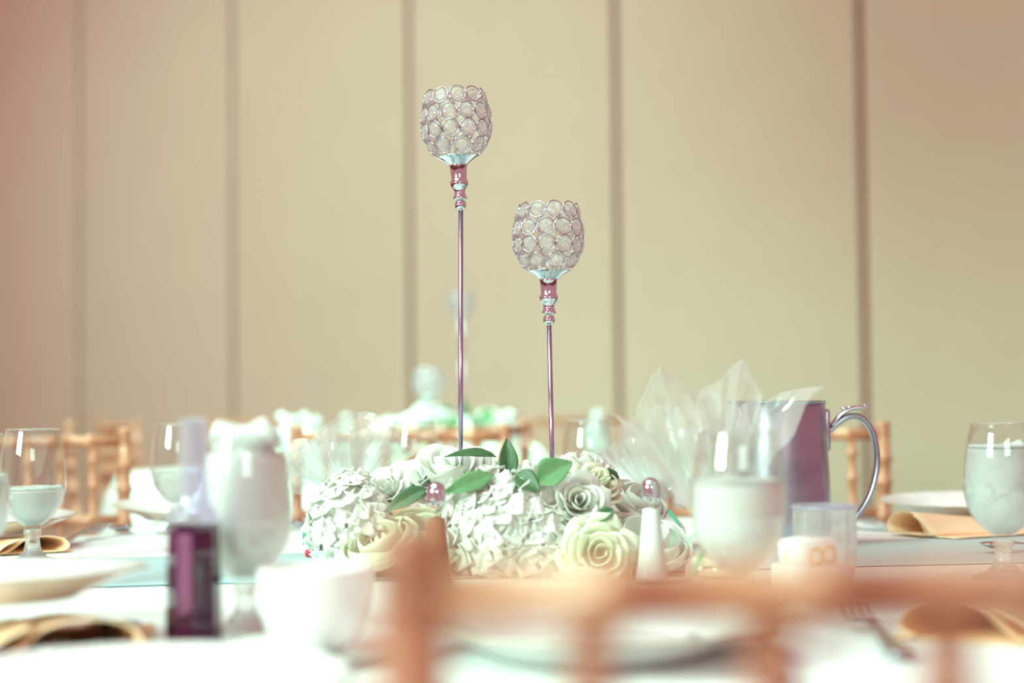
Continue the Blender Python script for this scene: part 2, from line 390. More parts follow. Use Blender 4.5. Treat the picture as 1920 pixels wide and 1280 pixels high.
def goblet(loc, level, label, ice=None, group='stemmed water goblets on the near table', rz=0, scale=1.0, floating=0, wm='water'):
    t = thing('water_goblet', label, 'goblet', loc, rz, group, scale)
    link('bowl', bowl_me, t); link('rim', rim_me, t); link('stem', stem_me, t); link('foot', foot_me, t)
    if level: link('water', water_me(level, wm), t)
    if level and floating:
        pr = []
        z = level
        rr = inner_r(z, .003)
        def fr(u, v):
            a = 2*PI*u; r = rr*v
            return Vector((r*math.cos(a), r*math.sin(a), z+.0012+.0035*abs(noise.noise(Vector((r*math.cos(a)*120, r*math.sin(a)*120, z*50))))*(.4+.6*v)))
        link('water_surface', mesh('water_surface', *thicken(grid(fr, 41, 10), .002), M['froth']), t)
    if ice:
        rg = random.Random(int(loc[0]*1000)+5)
        for i in range(ice[0]):
            z = ice[1]+(ice[2]-ice[1])*(i+.5)/ice[0]
            zz = min(z, .163); rm = max(inner_r(zz, .002)-.0165, .002)
            if z > .163: rm = max(.004, .026-(z-.163)*1.1)
            a = i*2.4; r = rm*(.35+.65*rg.random())
            link('ice_cube', cubes[i % 4], t, (r*math.cos(a), r*math.sin(a), z), (rg.uniform(-1, 1), rg.uniform(-1, 1), rg.uniform(0, 3)))
    return t
goblet(T(65, 2.0), .0895, 'half full water goblet beside the leftmost plate on its peach napkin', floating=1)
goblet(T(336, 2.43), .088, 'half full water goblet in front of the tilted white plate at the left', floating=1)
goblet(T(464, 1.37), .150, 'front left goblet heaped above its rim with ice, beside the dark bottle', ice=(40, .062, .170), wm='icy_water')
goblet(T(1385, 1.38), .120, 'large blurred goblet of iced water in front of the steel pitcher', ice=(13, .065, .118), floating=1, wm='icy_water')
goblet(T(1878, 1.72), .138, 'goblet of iced water cut off by the right edge of the photo', ice=(14, .065, .135), floating=1, wm='slush')
goblet(T(776, 2.46), .0, 'empty goblet behind the flowers, left of the tall candle stand')
goblet(T(1104, 2.40), .0, 'empty goblet behind the flowers, right of the short candle stand')
goblet(T(-52, 1.62), .12, 'goblet almost wholly cut off by the left edge of the photo', floating=1)
g2 = 'blurred goblets on the background table'
goblet((FT.x+(-.39+.22), 4.15, TAB_Z), .13, 'blurred ice-filled goblet in the background, left one of the pair', ice=(10, .07, .168), group=g2, wm='icy_water').location = T(541, 4.2)
goblet(T(583, 4.1), .13, 'blurred ice-filled goblet in the background, right one of the pair', ice=(10, .07, .168), group=g2, wm='icy_water')
goblet(T(948, 4.25), .13, 'blurred ice-filled goblet in the background right of the tall candle stand', ice=(9, .07, .168), group=g2, wm='icy_water')
goblet(T(1118, 4.6), .13, 'blurred ice-filled goblet in the background above the right empty goblet', ice=(9, .07, .166), group=g2)
goblet(T(655, 4.6), .13, 'blurred goblet in the background above the left cellophane bag', ice=(8, .07, .16), group=g2)

# ------------------------------------------------------------------ crystal candle stands
def disc_crystal(r, seg=10):
    t = r*.30; vs = []; fs = []
    rings = [(r*.50, t), (r*.82, t*.62), (r, 0), (r*.82, -t*.62), (r*.50, -t)]
    for q, (rr, z) in enumerate(rings):
        for i in range(seg):
            a = 2*PI*(i+.5*(q % 2))/seg; vs.append((rr*math.cos(a), rr*math.sin(a), z))
    vs += [(0, 0, t*1.05), (0, 0, -t*1.05)]
    for q in range(4):
        for i in range(seg):
            a, b = q*seg+i, q*seg+(i+1) % seg; c, d = (q+1)*seg+i, (q+1)*seg+(i+1) % seg
            if q % 2 == 0: fs += [(a, c, b), (b, c, d)]
            else: fs += [(a, c, d), (a, d, b)]
    for i in range(seg): fs.append((5*seg, i, (i+1) % seg)); fs.append((5*seg+1, 4*seg+(i+1) % seg, 4*seg+i))
    return vs, fs
CR = .0088
crystal_me = mesh('crystal', *disc_crystal(CR*.97), M['crystal'], False)
ring_me = mesh('wire_ring', *tube([(CR*1.12*math.cos(2*PI*i/28), CR*1.12*math.sin(2*PI*i/28), 0) for i in range(28)], .00075, 8, closed=True), M['wire'])
def make_stand(name, top, lean_to, label, head_tilt, phase, odd=None):
    """top: point of the ball centre; lean_to: x-shift per metre of height of the rod"""
    px = .000633
    H = top.z-TAB_Z
    base = Vector((top.x, top.y, TAB_Z))
    t = thing(name, label, 'candle holder', base, 0, 'crystal ball candle stands')
    zb = H-.042-.063           # height where the neck ends and the rod begins
    # rod leans a little
    def rx(z): return (z-zb)*lean_to
    link('base', mesh('base', *lathe([(0, 0), (.045, 0), (.046, .003), (.040, .006), (.012, .010), (.006, .02), (0, .021)], 40, False), M['chrome']), t, (rx(0), 0, .001))
    link('rod', mesh('rod', *tube([(rx(.01), 0, .01), (0, 0, zb+.003)], .0028, 16), M['rod']), t)
    Hm = Matrix.Translation((0, 0, zb)) @ Matrix.Rotation(head_tilt, 4, 'Y')
    def hz(y): return (390-y)*px      # pixels of the tall stand's head to metres above the rod
    collar = smooth_prof([(4, 392), (5, 388), (9, 386), (11, 380), (9.5, 373), (6.5, 370.5)], 4)
    neck = [(12.5, 369), (13.5, 365), (11, 361), (10, 356), (10.5, 351), (13.5, 347), (17, 341), (17.5, 336), (14.8, 331.5), (14.4, 330), (15.2, 318), (16.5, 306), (18, 303)]
    link('lower_bead', mesh('lower_bead', *xf(lathe([(r*px, hz(y)) for r, y in collar], 32), Hm), M['chrome']), t)
    link('neck', mesh('neck', *xf(lathe([(r*px, hz(y)) for r, y in neck], 36), Hm), M['chrome']), t)
    cup = [(17, 304), (22, 300), (33, 293), (41, 288.5), (42, 287.5), (40.5, 288), (32, 292.5), (21, 298.5), (0, 300)]
    link('cup', mesh('cup', *xf(lathe([(r*px, hz(y)) for r, y in cup], 40, False), Hm), M['chrome']), t)
    # small dark socket inside the cup
    link('candle_socket', mesh('candle_socket', *xf(lathe([(0, hz(298)), (11*px, hz(298)), (11.5*px, hz(288)), (10*px, hz(286)), (0, hz(287))], 24, False), Hm), M['rod']), t)
    rows = [(57, 178, 11, 0.0), (63.5, 210, 12, .45), (63, 242, 12, .5), (51, 271, 9, .1)]
    joints = []
    prev = None
    rg = random.Random(int(phase*100))
    for ri, (rr, y, n, ph) in enumerate(rows):
        slope = [R(-14), R(-5), R(9), R(32)][ri]
        for i in range(n):
            a = 2*PI*(i+ph)/n+phase-PI/2
            p = Vector((rr*px*math.cos(a), rr*px*math.sin(a), hz(y)))
            nrm = Vector((math.cos(a)*math.cos(slope), math.sin(a)*math.cos(slope), -math.sin(slope)))
            q = nrm.to_track_quat('Z', 'Y').to_matrix().to_4x4()
            jit = Matrix.Rotation(rg.uniform(-.09, .09), 4, 'X') @ Matrix.Rotation(rg.uniform(-.09, .09), 4, 'Y')
            m4 = Hm @ Matrix.Translation(p) @ q @ jit
            o = link('wire_ring', ring_me, t); o.matrix_basis = m4
            spin = Matrix.Rotation(rg.uniform(0, 6), 4, 'Z')
            mc = m4 @ spin
            if odd == (ri, i): mc = m4 @ Matrix.Translation((0, 0, -.004)) @ Matrix.Rotation(R(48), 4, 'X')
            o = link('crystal', crystal_me, t); o.matrix_basis = mc
            a2 = a+PI/n; rc = rr*px
            c = Hm @ Vector((rc*.975*math.cos(a2), rc*.975*math.sin(a2), hz(y)))
            joints.append(xf(lathe([(0, -.0012), (.0011, -.0006), (.0011, .0006), (0, .0012)], 6, False), Matrix.Translation(c)))
            if ri < 3:
                r2, y2 = rows[ri+1][0], rows[ri+1][1]
                rm = (rr+r2)/2*px*1.0; c0 = Hm @ Vector((rm*1.0*math.cos(a), rm*math.sin(a), hz(y+15.5)))
                joints.append(xf(lathe([(0, -.0012), (.0012, -.0006), (.0012, .0006), (0, .0012)], 6, False), Matrix.Translation(c0)))
    # ribs of wire down to the cup
    for i in range(10):
        a = 2*PI*(i+.1)/10+phase-PI/2
        joints.append(xf(tube([(44*px*math.cos(a), 44*px*math.sin(a), hz(283)), (40*px*math.cos(a), 40*px*math.sin(a), hz(288))], .0008, 6), Hm))
    j = link('wire_joints', mesh('wire_joints', *join(*joints), M['chrome']), t); j['kind'] = 'stuff'
    return t
s1 = make_stand('candle_holder', P(862, 228, 1.90), .009, 'taller crystal ball candle stand on a thin metal rod, left of the pair', -.045, .12, (0, 1))
s2 = make_stand('candle_holder', P(1028, 443, 1.885), -.012, 'shorter crystal ball candle stand on a thin metal rod, right of the pair', 0.0, .20)

# ------------------------------------------------------------------ flowers
def petal_layer(t, span, thmax, ruff=.06, k=1.0, nu=9, nv=9, curl=.0, seed=0):
    rmax = .16+.84*t; H = 1.0-.42*t
    def f(u, v):
        uu = (u-.5)*2; th = v*thmax*(1-.16*uu*uu*v)
        r = rmax*math.sin(th); z = H*(1-math.cos(th))/(1-math.cos(thmax))
        wv = (.35+.65*math.sin(min(v*1.25, 1)*PI/2))*(1-.25*max(0, v-.75)*4*abs(uu))
        ph = uu*span/2*wv
        lip = max(0, v-.72)/.28
        r += curl*lip*lip*(.6+.4*(1-uu*uu)); z -= curl*.7*lip**3
        q = ruff*v*v*noise.noise(Vector((uu*2.2, v*2, seed*3.1)))
        r += q; z += q*.6
        return Vector((r*math.cos(ph), r*math.sin(ph), z))
    return thicken(grid(f, nu, nv), .012)
def bloom_kit(name, layers, m):
    return [(mesh('petal', *petal_layer(t, R(sp), R(th), ru, 1, curl=cu, seed=i+len(name)), m), n) for i, (t, sp, th, ru, cu, n) in enumerate(layers)]
KITS = {
 'rose': bloom_kit('rose', [(.0, 200, 92, .02, .02, 2), (.16, 170, 94, .03, .05, 3), (.34, 130, 90, .05, .09, 4), (.56, 105, 84, .07, .13, 5), (.80, 90, 74, .09, .16, 5), (1.0, 84, 62, .11, .14, 6)], M['petal']),
 'cream_rose': bloom_kit('creamrose', [(.0, 200, 92, .02, .02, 2), (.16, 170, 94, .03, .05, 3), (.34, 130, 90, .05, .09, 4), (.56, 105, 84, .07, .13, 5), (.80, 90, 74, .09, .16, 5), (1.0, 84, 62, .11, .14, 6)], M['cream']),
 'peony': bloom_kit('peony', [(.45, 190, 122, .03, .0, 3), (.75, 165, 120, .03, .0, 3), (.92, 150, 112, .04, .0, 3), (1.0, 140, 98, .05, .0, 4)], M['cream']),
 'peony_white': bloom_kit('peonyw', [(.40, 190, 120, .03, .0, 3), (.70, 160, 118, .04, .0, 3), (.90, 140, 108, .05, .0, 4), (1.0, 125, 94, .06, .03, 4)], M['petal']),
 'carnation': bloom_kit('carn', [(.05, 120, 95, .14, .05, 4), (.3, 80, 90, .22, .1, 6), (.6, 60, 84, .26, .14, 8), (.9, 50, 74, .28, .16, 9)], M['petal']),
}
def orient(p, direction, scale):
    q = Vector(direction).normalized().to_track_quat('Z', 'Y').to_matrix().to_4x4()
    return Matrix.Translation(p) @ q @ Matrix.Scale(scale, 4)
def bloom(parent, kind, name, p, direction, rad, label=None, origin=Vector((0, 0, 0)), spin=0):
    b = bpy.data.objects.new(name, None); COL.objects.link(b); b.parent = parent
    d = Vector(direction).normalized()
    b.matrix_basis = orient(p-origin-d*rad*.55, direction, rad) @ Matrix.Rotation(spin, 4, 'Z')
    if label: b['label'] = label
    rg = random.Random(int(spin*100)+len(name))
    off = 0
    for li, (me, n) in enumerate(KITS[kind]):
        off += 1.1
        for i in range(n):
            o = link('petal', me, b, (0, 0, 0), (rg.uniform(-.06, .06), rg.uniform(-.06, .06), off+2*PI*i/n+rg.uniform(-.1, .1)))
            o.scale = (1, 1, rg.uniform(.93, 1.06))
    return b
# hydrangea floret
def floret():
    parts = []
    for k in range(4):
        def f(u, v):
            uu = (u-.5)*2; L = v; wd = .55*math.sin(min(1, v*1.15)*PI*.62)**.8
            return Vector((L*1.0, uu*wd, .05+.30*L*L-.10*L**4+.10*uu*uu+.05*noise.noise(Vector((uu*2, v*2, k)))))
        parts.append(xf(thicken(grid(f, 5, 5), .02), Matrix.Rotation(k*PI/2+.1*k, 4, 'Z')))
    parts.append(xf(lathe([(0, -.02), (.1, .03), (.08, .12), (0, .15)], 8, False), Matrix.Identity(4)))
    parts.append(tube([(0, 0, 0), (0, 0, -.9)], .04, 5))
    return mesh('floret', *join(*parts), M['floret'])
floret_me = floret()
def hydrangea(parent, p, rad, squash, n, fsz, origin, label=None, seed=1):
    b = bpy.data.objects.new('hydrangea_head', None); COL.objects.link(b); b.parent = parent; b.location = p-origin
    if label: b['label'] = label
    rg = random.Random(seed)
    for i in range(n):
        z = 1-2*(i+.5)/n; a = i*2.39996
        d = Vector((math.sqrt(1-z*z)*math.cos(a), math.sqrt(1-z*z)*math.sin(a), z))
        if d.y > .55: continue
        q = Vector((d.x*rad*squash[0], d.y*rad*squash[1], d.z*rad*squash[2]))*rg.uniform(.86, 1.04)
        if (p+q).z < TAB_Z+.010: continue
        dd = (d+Vector((rg.uniform(-.25, .25), rg.uniform(-.25, .25), rg.uniform(-.25, .25)))).normalized()
        o = link('floret', floret_me, b); o.matrix_basis = orient(q, dd, fsz*rg.uniform(.85, 1.15)) @ Matrix.Rotation(rg.uniform(0, 6), 4, 'Z')
    return b
def leaf_part(L, Wd, bend, seed=0):
    def f(u, v):
        uu = (u-.5)*2; w_ = Wd*math.sin(PI*min(1, v**.8))**.9*(1-.15*v)
        return Vector((v*L, uu*w_/2, -bend*L*v*v+abs(uu)*w_*.22+.02*L*noise.noise(Vector((uu*3, v*4, seed)))))
    return thicken(grid(f, 9, 15), .0006)
def leaf(parent, p0, p1, width, m, origin, bend=.12, face=(0, -1, .4), seed=0, label=None):
    d = p1-p0; L = d.length; x = d.normalized(); zf = Vector(face); zf = (zf-x*zf.dot(x)).normalized(); y = zf.cross(x)
    mm = Matrix.Identity(4)
    for i in range(3): mm[i][0], mm[i][1], mm[i][2], mm[i][3] = x[i], y[i], zf[i], (p0-origin)[i]
    o = link('leaf', mesh('leaf', *leaf_part(L, width, bend, seed), m), parent); o.matrix_basis = mm
    vein = link('midrib', mesh('midrib', *tube([(L*v, 0, -bend*L*v*v+.0004) for v in (0, .2, .4, .6, .8, .97)], [.0007, .0006, .0005, .0004, .0003, .0002], 6), M['leaf2']), o)
    if label: o['label'] = label
    return o
def centrepiece(label):
    O = Vector((P(940, 1000, 1.9).x, 1.9, TAB_Z))
    t = thing('floral_centrepiece', label, 'flowers', O, 0)
    def blob(u, v):
        a = 2*PI*u; th = v*PI/2
        k = 1+.10*noise.noise(Vector((math.cos(a)*3, math.sin(a)*3, v*3)))
        return Vector((.165*k*math.cos(a)*math.sin(th), .085*k*math.sin(a)*math.sin(th), .004+.060*math.cos(th)*k))
    link('foam_base', mesh('foam_base', *grid(blob, 41, 14), M['foam']), t)
    S = 1.85/3000
    B = lambda kind, name, px, py, d, rpx, dr, sp=0, lab=None: bloom(t, kind, name, P(px, py, d), dr, rpx*S, lab, O, sp)
    B('rose', 'rose_bloom', 838, 880, 1.90, 100, (-.1, -.55, 1), .3, 'broad white open rose')
    B('peony_white', 'peony_bloom', 925, 885, 1.93, 58, (.2, -.3, 1), 1.2)
    B('carnation', 'carnation_bloom', 724, 912, 1.85, 46, (-.5, -.8, .6), .1)
    B('carnation', 'carnation_bloom', 770, 895, 1.92, 52, (-.3, -.4, 1), .9)
    B('peony', 'peony_bloom', 712, 1010, 1.775, 76, (-.35, -.45, 1), .4, 'rounded pale green peony')
    B('peony', 'peony_bloom', 790, 995, 1.80, 92, (.05, -.45, 1), 1.7, 'rounded pale green peony')
    B('rose', 'rose_bloom', 1086, 938, 1.78, 60, (.15, -1, .35), 2.0, 'white rose with spiral heart')
    B('cream_rose', 'rose_bloom', 1122, 903, 1.84, 56, (.5, -.7, .9), .8)
    B('rose', 'rose_bloom', 1095, 872, 1.93, 62, (.1, -.35, 1), .2)
    B('cream_rose', 'rose_bloom', 1122, 1035, 1.745, 74, (.1, -1, .25), 1.0, 'cream rose with open outer petals')
    B('peony_white', 'peony_bloom', 1208, 1008, 1.80, 90, (.25, -.5, 1), .5, 'large white peony')
    B('peony_white', 'peony_bloom', 1200, 935, 1.90, 62, (.5, -.5, .9), .5)
    B('rose', 'rose_bloom', 988, 885, 1.96, 52, (0, -.2, 1), .5)
    hydrangea(t, P(657, 988, 1.83), .047, (.92, .9, 1.15), 80, .0170, O, 'white hydrangea head', 3)
    hydrangea(t, P(658, 932, 1.86), .026, (1, .9, 1), 34, .0150, O, None, 5)
    hydrangea(t, P(945, 985, 1.80), .060, (1.12, .7, .92), 130, .0205, O, 'broad white hydrangea head', 4)
    hydrangea(t, P(1010, 1012, 1.785), .038, (1.0, .8, .98), 60, .0195, O, None, 6)
    L = lambda a, b, wd, m, bend=.12, fc=(0, -1, .4), s=0: leaf(t, P(*a), P(*b), wd, M[m], O, bend, fc, s)
    L((955, 893, 1.80), (950, 820, 1.80), .024, 'leaf', .06, (.1, -1, .1), 1)
    L((930, 856, 1.88), (838, 843, 1.86), .020, 'leaf', .16, (0, -.6, 1), 2)
    L((925, 890, 1.775), (832, 930, 1.765), .026, 'leaf2', -.12, (0, -.9, .6), 3)
    L((800, 915, 1.77), (722, 955, 1.755), .022, 'leaf', .10, (.2, -.9, .6), 4)
    L((968, 888, 1.775), (1012, 920, 1.76), .027, 'leaf', .05, (.1, -1, .3), 5)
    L((1008, 905, 1.765), (1072, 862, 1.77), .038, 'leaf2', .10, (-.1, -.9, .5), 6)
    L((1150, 955, 1.76), (1110, 975, 1.76), .016, 'leaf', .1, (0, -1, .4), 7)
    L((1160, 895, 1.86), (1118, 880, 1.85), .014, 'leaf', .1, (0, -1, .6), 8)
    return t
cp = centrepiece('low mound of white silk roses, hydrangeas and green leaves around the two candle stands')
# the same arrangement on the background table
c2 = copy_tree(cp); c2.location = (FT.x+.05, 4.65, TAB_Z); c2.rotation_euler = (0, 0, R(12)); c2.scale = (1.15, 1.15, 1.35); c2['label'] = 'blurred mound of white flowers on the background table'
s3 = copy_tree(s1); s3['label'] = 'pale blurred crystal candle stand behind the tall rod, far in the background'
p3 = P(866, 574, 5.3); s3.location = (p3.x, p3.y, p3.z-(P(862, 228, 1.90).z-TAB_Z)); s3['group'] = 'candle stands on the background table'
s3.location.z = TAB_Z
s4 = make_stand('candle_holder', P(803, 716, 4.5), 0, 'short blurred crystal candle stand in the background, left of the tall rod', 0, .3); s4['group'] = 'candle stands on the background table'

# ------------------------------------------------------------------ salt and pepper
def shaker(px, d, fill, label):
    t = thing('salt_shaker' if fill == 'salt' else 'pepper_shaker', label, 'shaker', T(px, d))
    flute = lambda a, r, z: 1+(.035*math.cos(a*12) if z < .012 else 0)
    body = smooth_prof([(.0185, 0), (.0188, .004), (.0165, .018), (.0135, .045), (.0108, .072), (.0098, .088), (.0102, .090)], 4)
    link('glass_body', mesh('glass_body', *lathe(body, 48, True, flute), M['glass']), t)
    top = .080 if fill == 'salt' else .076
    inn = [(0, .003)]+[(r-.0016, z) for r, z in body if .003 < z < top]+[(0, top)]
    link('filling', mesh('filling', *lathe(inn, 32, False), M[fill]), t)
    cap = smooth_prof([(.0104, .087), (.0106, .090), (.0106, .097), (.0098, .103), (.0070, .108), (.0028, .1105), (0, .111)], 4)
    link('cap', mesh('cap', *lathe(cap, 36, False), M['chrome']), t)
    return t
shaker(820, 1.665, 'pepper', 'glass pepper shaker with a domed chrome cap in front of the flowers')
shaker(1221, 1.71, 'salt', 'glass salt shaker with a domed chrome cap in front of the right flowers')

# ------------------------------------------------------------------ cellophane favour bags
def favour(base, label, tilt, fan_r, spread, lean, seed, body_r=.032, body_h=.05, ribbon=True, group='cellophane wrapped favour bags'):
    """bag body with a biscuit inside, tied by a ribbon, the loose film fanned out above"""
    t = thing('favour_bag', label, 'gift bag', base, tilt, group)
    rg = random.Random(seed)
    def bag(u, v):
        a = 2*PI*u; z = body_h*v
        r = body_r*(math.sin(min(1, v*3+.25)*PI/2))*(1-.78*max(0, (v-.45)/.55)**1.3)
        r *= 1+.10*noise.noise(Vector((math.cos(a)*2.5, math.sin(a)*2.5, v*3+seed)))+.05*math.sin(a*9)*v
        return Vector((r*math.cos(a), r*math.sin(a), .001+z))
    link('bag', mesh('bag', *grid(bag, 49, 13), M['cello'], False), t)
    for i in range(3):
        link('biscuit', mesh('biscuit', *lathe(smooth_prof([(0, 0), (.020, 0), (.023, .004), (.020, .008), (0, .0095)], 3), 24, False), M['cookie']), t, (rg.uniform(-.004, .004), rg.uniform(-.004, .004), .003+.0105*i), (0, 0, i))
    # fan of film
    for layer in range(3):
        sp = spread*(1-.13*layer); n_fold = 6+2*layer
        cre = [rg.uniform(-1, 1) for _ in range(n_fold+1)]; rag = [rg.uniform(.72, 1.0) for _ in range(n_fold+1)]
        def fan(u, v):
            k = u*n_fold; i = min(int(k), n_fold-1); fr = k-i
            c = cre[i]*(1-fr)+cre[i+1]*fr; g = rag[i]*(1-fr)+rag[i+1]*fr
            a = (u-.5)*sp+lean
            r = .004+fan_r*g*v*(1-.10*layer)
            off = (c*.42+(.16 if int(k) % 2 else -.16))*r*.55+(layer-1)*.22*r
            cr = noise.noise(Vector((u*9+seed, v*5, layer*7)))*.10*r+noise.noise(Vector((u*30, v*16, layer+seed)))*.022*r
            crl = .25*r*max(0, v-.8)*math.sin(u*17+seed)
            return Vector((r*math.sin(a), off+cr+crl, body_h+r*math.cos(a)*.98+.5*cr))
        link('film', mesh('film', *grid(fan, 6*n_fold+1, 15), M['cello'], False), t)
        ev = [fan(i/(6*n_fold), 1.0) for i in range(6*n_fold+1)]
        link('film_edge_glint', mesh('film_edge_glint', *tube(ev, .00028, 4), M['film_edge_glint']), t)
    if ribbon:
        link('ribbon', mesh('ribbon', *tube([(.0068*math.cos(a), .0068*math.sin(a), body_h) for a in [2*PI*i/20 for i in range(20)]], .0018, 6, closed=True), M['ribbon']), t)
        for s in (-1, 1):
            def loop(u, v):
                a = u*2*PI; return Vector((s*(.016-.016*math.cos(a)), -.008+(v-.5)*.009, body_h+.008*math.sin(a)))
            link('ribbon_loop', mesh('ribbon_loop', *grid(loop, 25, 3), M['ribbon']), t)
            def tail(u, v): return Vector((s*(.004+.030*u), -.010-.012*u+.004*math.sin(u*8), body_h-.040*u*u+(v-.5)*.008))
            link('ribbon_tail', mesh('ribbon_tail', *grid(tail, 15, 3), M['ribbon']), t)
    return t
favour(T(662, 2.03), 'clear cellophane favour bag fanned open behind the left end of the flowers', R(8), .118, R(130), R(-14), 3, body_h=.068)
favour(T(1240, 2.07), 'clear cellophane favour bag with sharp creases behind the right end of the flowers', R(-10), .128, R(88), R(-10), 8, body_h=.052)
favour(T(1345, 1.66), 'tall clear cellophane favour bag standing up behind the large blurred goblet', R(5), .195, R(74), R(-8), 12, body_h=.048)
favour(T(1090, 1.50), 'cellophane favour bag lying low with a green ribbon in front of the cream rose', R(15), .035, R(150), R(20), 21, body_r=.026, body_h=.018).scale = (1.2, 1, .8)
# red sweet with a green ribbon scrap at the left end of the flowers
sw = thing('wrapped_sweet', 'small red sweet with green wrapper at the left foot of the flowers', 'sweet', T(588, 1.96))
link('sweet', mesh('sweet', *bevel(box(-.009, .009, -.006, .006, 0, .010), .003), M['red']), sw, (0, 0, .006))
def wr(u, v): return Vector((-.012+.026*u, -.002+.006*math.sin(u*9), .020+.028*v+.004*math.sin(u*14+v*4)))
link('wrapper', mesh('wrapper', *grid(wr, 15, 7), M['ribbon'], False), sw)

# ------------------------------------------------------------------ steel pitcher
pt = thing('water_pitcher', 'tall brushed steel water pitcher with a curved handle, behind the large blurred goblet', 'pitcher', T(1462, 2.10))
pb = smooth_prof([(0, 0), (.062, 0), (.0665, .004), (.0665, .03), (.0655, .07), (.0630, .12), (.0605, .165), (.0605, .187), (.0622, .1895), (.0612, .1905), (.0590, .189), (.0590, .165), (.062, .07), (.063, .01), (0, .008)], 3)
def spout(a, r, z): return 1+(.16*max(0, math.cos(a-PI))**14*max(0, (z-.13)/.06))
link('body', mesh('body', *lathe(pb, 72, False, spout), M['steel']), pt)
hp = [(.058, .155), (.066, .152), (.078, .162), (.092, .170), (.108, .168), (.121, .152), (.127, .125), (.126, .098), (.118, .070), (.104, .046), (.088, .032), (.072, .026), (.063, .026)]
hp = smooth_prof(hp, 4)
def ribbon_tube(pts, w_, th):
    vs, fs = [], []
    for i, (x, z) in enumerate(pts):
        x2, z2 = pts[min(i+1, len(pts)-1)]; x1, z1 = pts[max(i-1, 0)]; tx, tz = x2-x1, z2-z1; l = math.hypot(tx, tz) or 1; nx, nz = -tz/l, tx/l
        for k in range(12):
            a = 2*PI*k/12; vs.append((x+nx*th*math.cos(a), w_*math.sin(a), z+nz*th*math.cos(a)))
    n = len(pts)
    for i in range(n-1):
        for k in range(12): fs.append((i*12+k, i*12+(k+1) % 12, (i+1)*12+(k+1) % 12, (i+1)*12+k))
    fs += [tuple(range(12))[::-1], tuple((n-1)*12+k for k in range(12))]
    return vs, fs
link('handle', mesh('handle', *ribbon_tube(hp, .0085, .0042), M['steel']), pt)
tr = [xf(ribbon_tube(smooth_prof([(.068, .158), (.080, .172), (.094, .180), (.112, .182)], 4), .010, .003), Matrix.Identity(4))]
for i in range(5):
    tr.append(xf(lathe([(0, -.003), (.004, -.001), (.0035, .002), (0, .0032)], 8, False), Matrix.Translation((.086+.007*i, (-1)**i*.002, .180+.0008*i))))
link('thumb_rest', mesh('thumb_rest', *join(*tr), M['chrome']), pt)
link('handle_mount', mesh('handle_mount', *bevel(box(.058, .066, -.009, .009, .125, .180), .003), M['steel']), pt)

# ------------------------------------------------------------------ glass cup, sugar caddy
cg = thing('glass_cup', 'small clear glass cup with rounded bottom behind the white sugar caddy', 'cup', T(1545, 1.62))
co = smooth_prof([(0, 0), (.016, 0), (.024, .008), (.030, .022), (.032, .04), (.032, .078), (.0325, .082), (.0310, .082), (.0305, .04), (.028, .022), (.020, .008), (0, .006)], 3)
link('bowl', mesh('bowl', *lathe(co, 48, False), M['stem']), cg, (0, 0, .001))
link('rim', mesh('rim', *tube([(.0318*math.cos(2*PI*i/48), .0318*math.sin(2*PI*i/48), .0835) for i in range(48)], .0014, 6, closed=True), M['lavender']), cg)
cad = thing('sugar_caddy', 'white square ceramic sugar caddy in front of the small glass cup', 'sugar caddy', T(1520, 1.50), R(28))
def openbox(s, h, t_):
    return bevel(join(box(-s, s, -s, -s+t_, 0, h), box(-s, s, s-t_, s, 0, h), box(-s, -s+t_, -s+t_, s-t_, 0, h), box(s-t_, s, -s+t_, s-t_, 0, h), box(-s+t_, s-t_, -s+t_, s-t_, 0, .004)), .0012, 1)
link('box', mesh('box', *openbox(.027, .040, .004), M['porcelain']), cad)
for i in range(6):
    sp = link('sugar_packet', mesh('sugar_packet', *bevel(box(-.019, .019, -.0011, .0011, 0, .058), .0009, 1), M['packet']), None)
    sp.location = Vector(cad.location)+Matrix.Rotation(R(28), 3, 'Z') @ Vector((0, -.018+.0068*i, .005)); sp.rotation_euler = (R(rnd.uniform(-4, 4)), R(rnd.uniform(-6, 6)), R(28))
    lab = ['front', 'second', 'third', 'fourth', 'fifth', 'rearmost'][i]
    tag(sp, 'white sugar packet with peach print in the caddy, %s of the six' % lab, 'sugar packet', 'sugar packets in the white caddy')
    pr = link('print', mesh('print', *lathe([(.0055, -.0002), (.0085, -.0002), (.0085, .0002), (.0055, .0002)], 20, False), M['peachprint']), sp, (-.006, -.0013, .044), (PI/2, 0, 0))
    link('print', pr.data, sp, (.010, -.0013, .044), (PI/2, 0, 0))

# ------------------------------------------------------------------ dark bottle
bo = thing('bottle', 'slim dark purple bottle with a pale lavender neck at the front left', 'bottle', T(368, 1.30))
oct_ = lambda a, r, z: 1
link('body', mesh('body', *xf(lathe(smooth_prof([(0, 0), (.0205, 0), (.0225, .003), (.0218, .05), (.0205, .092), (.0195, .096), (0, .097)], 3), 8, False), Matrix.Rotation(R(12), 4, 'Z')), M['purple'], False), bo)
link('neck', mesh('neck', *lathe(smooth_prof([(.0195, .097), (.019, .104), (.014, .112), (.0118, .125), (.0108, .150), (.0108, .178), (.0112, .181), (0, .182)], 3), 32, False), M['lavender']), bo)
link('highlight_stripe', mesh('highlight_stripe', *xf(box(-.0060, .0060, -.0206, -.0196, .004, .090), Matrix.Rotation(R(-10), 4, 'Z')), solid('mauve_highlight', (.22, .07, .15), .25), False), bo)  # lighter stripe paints the reflection on the bottle's side

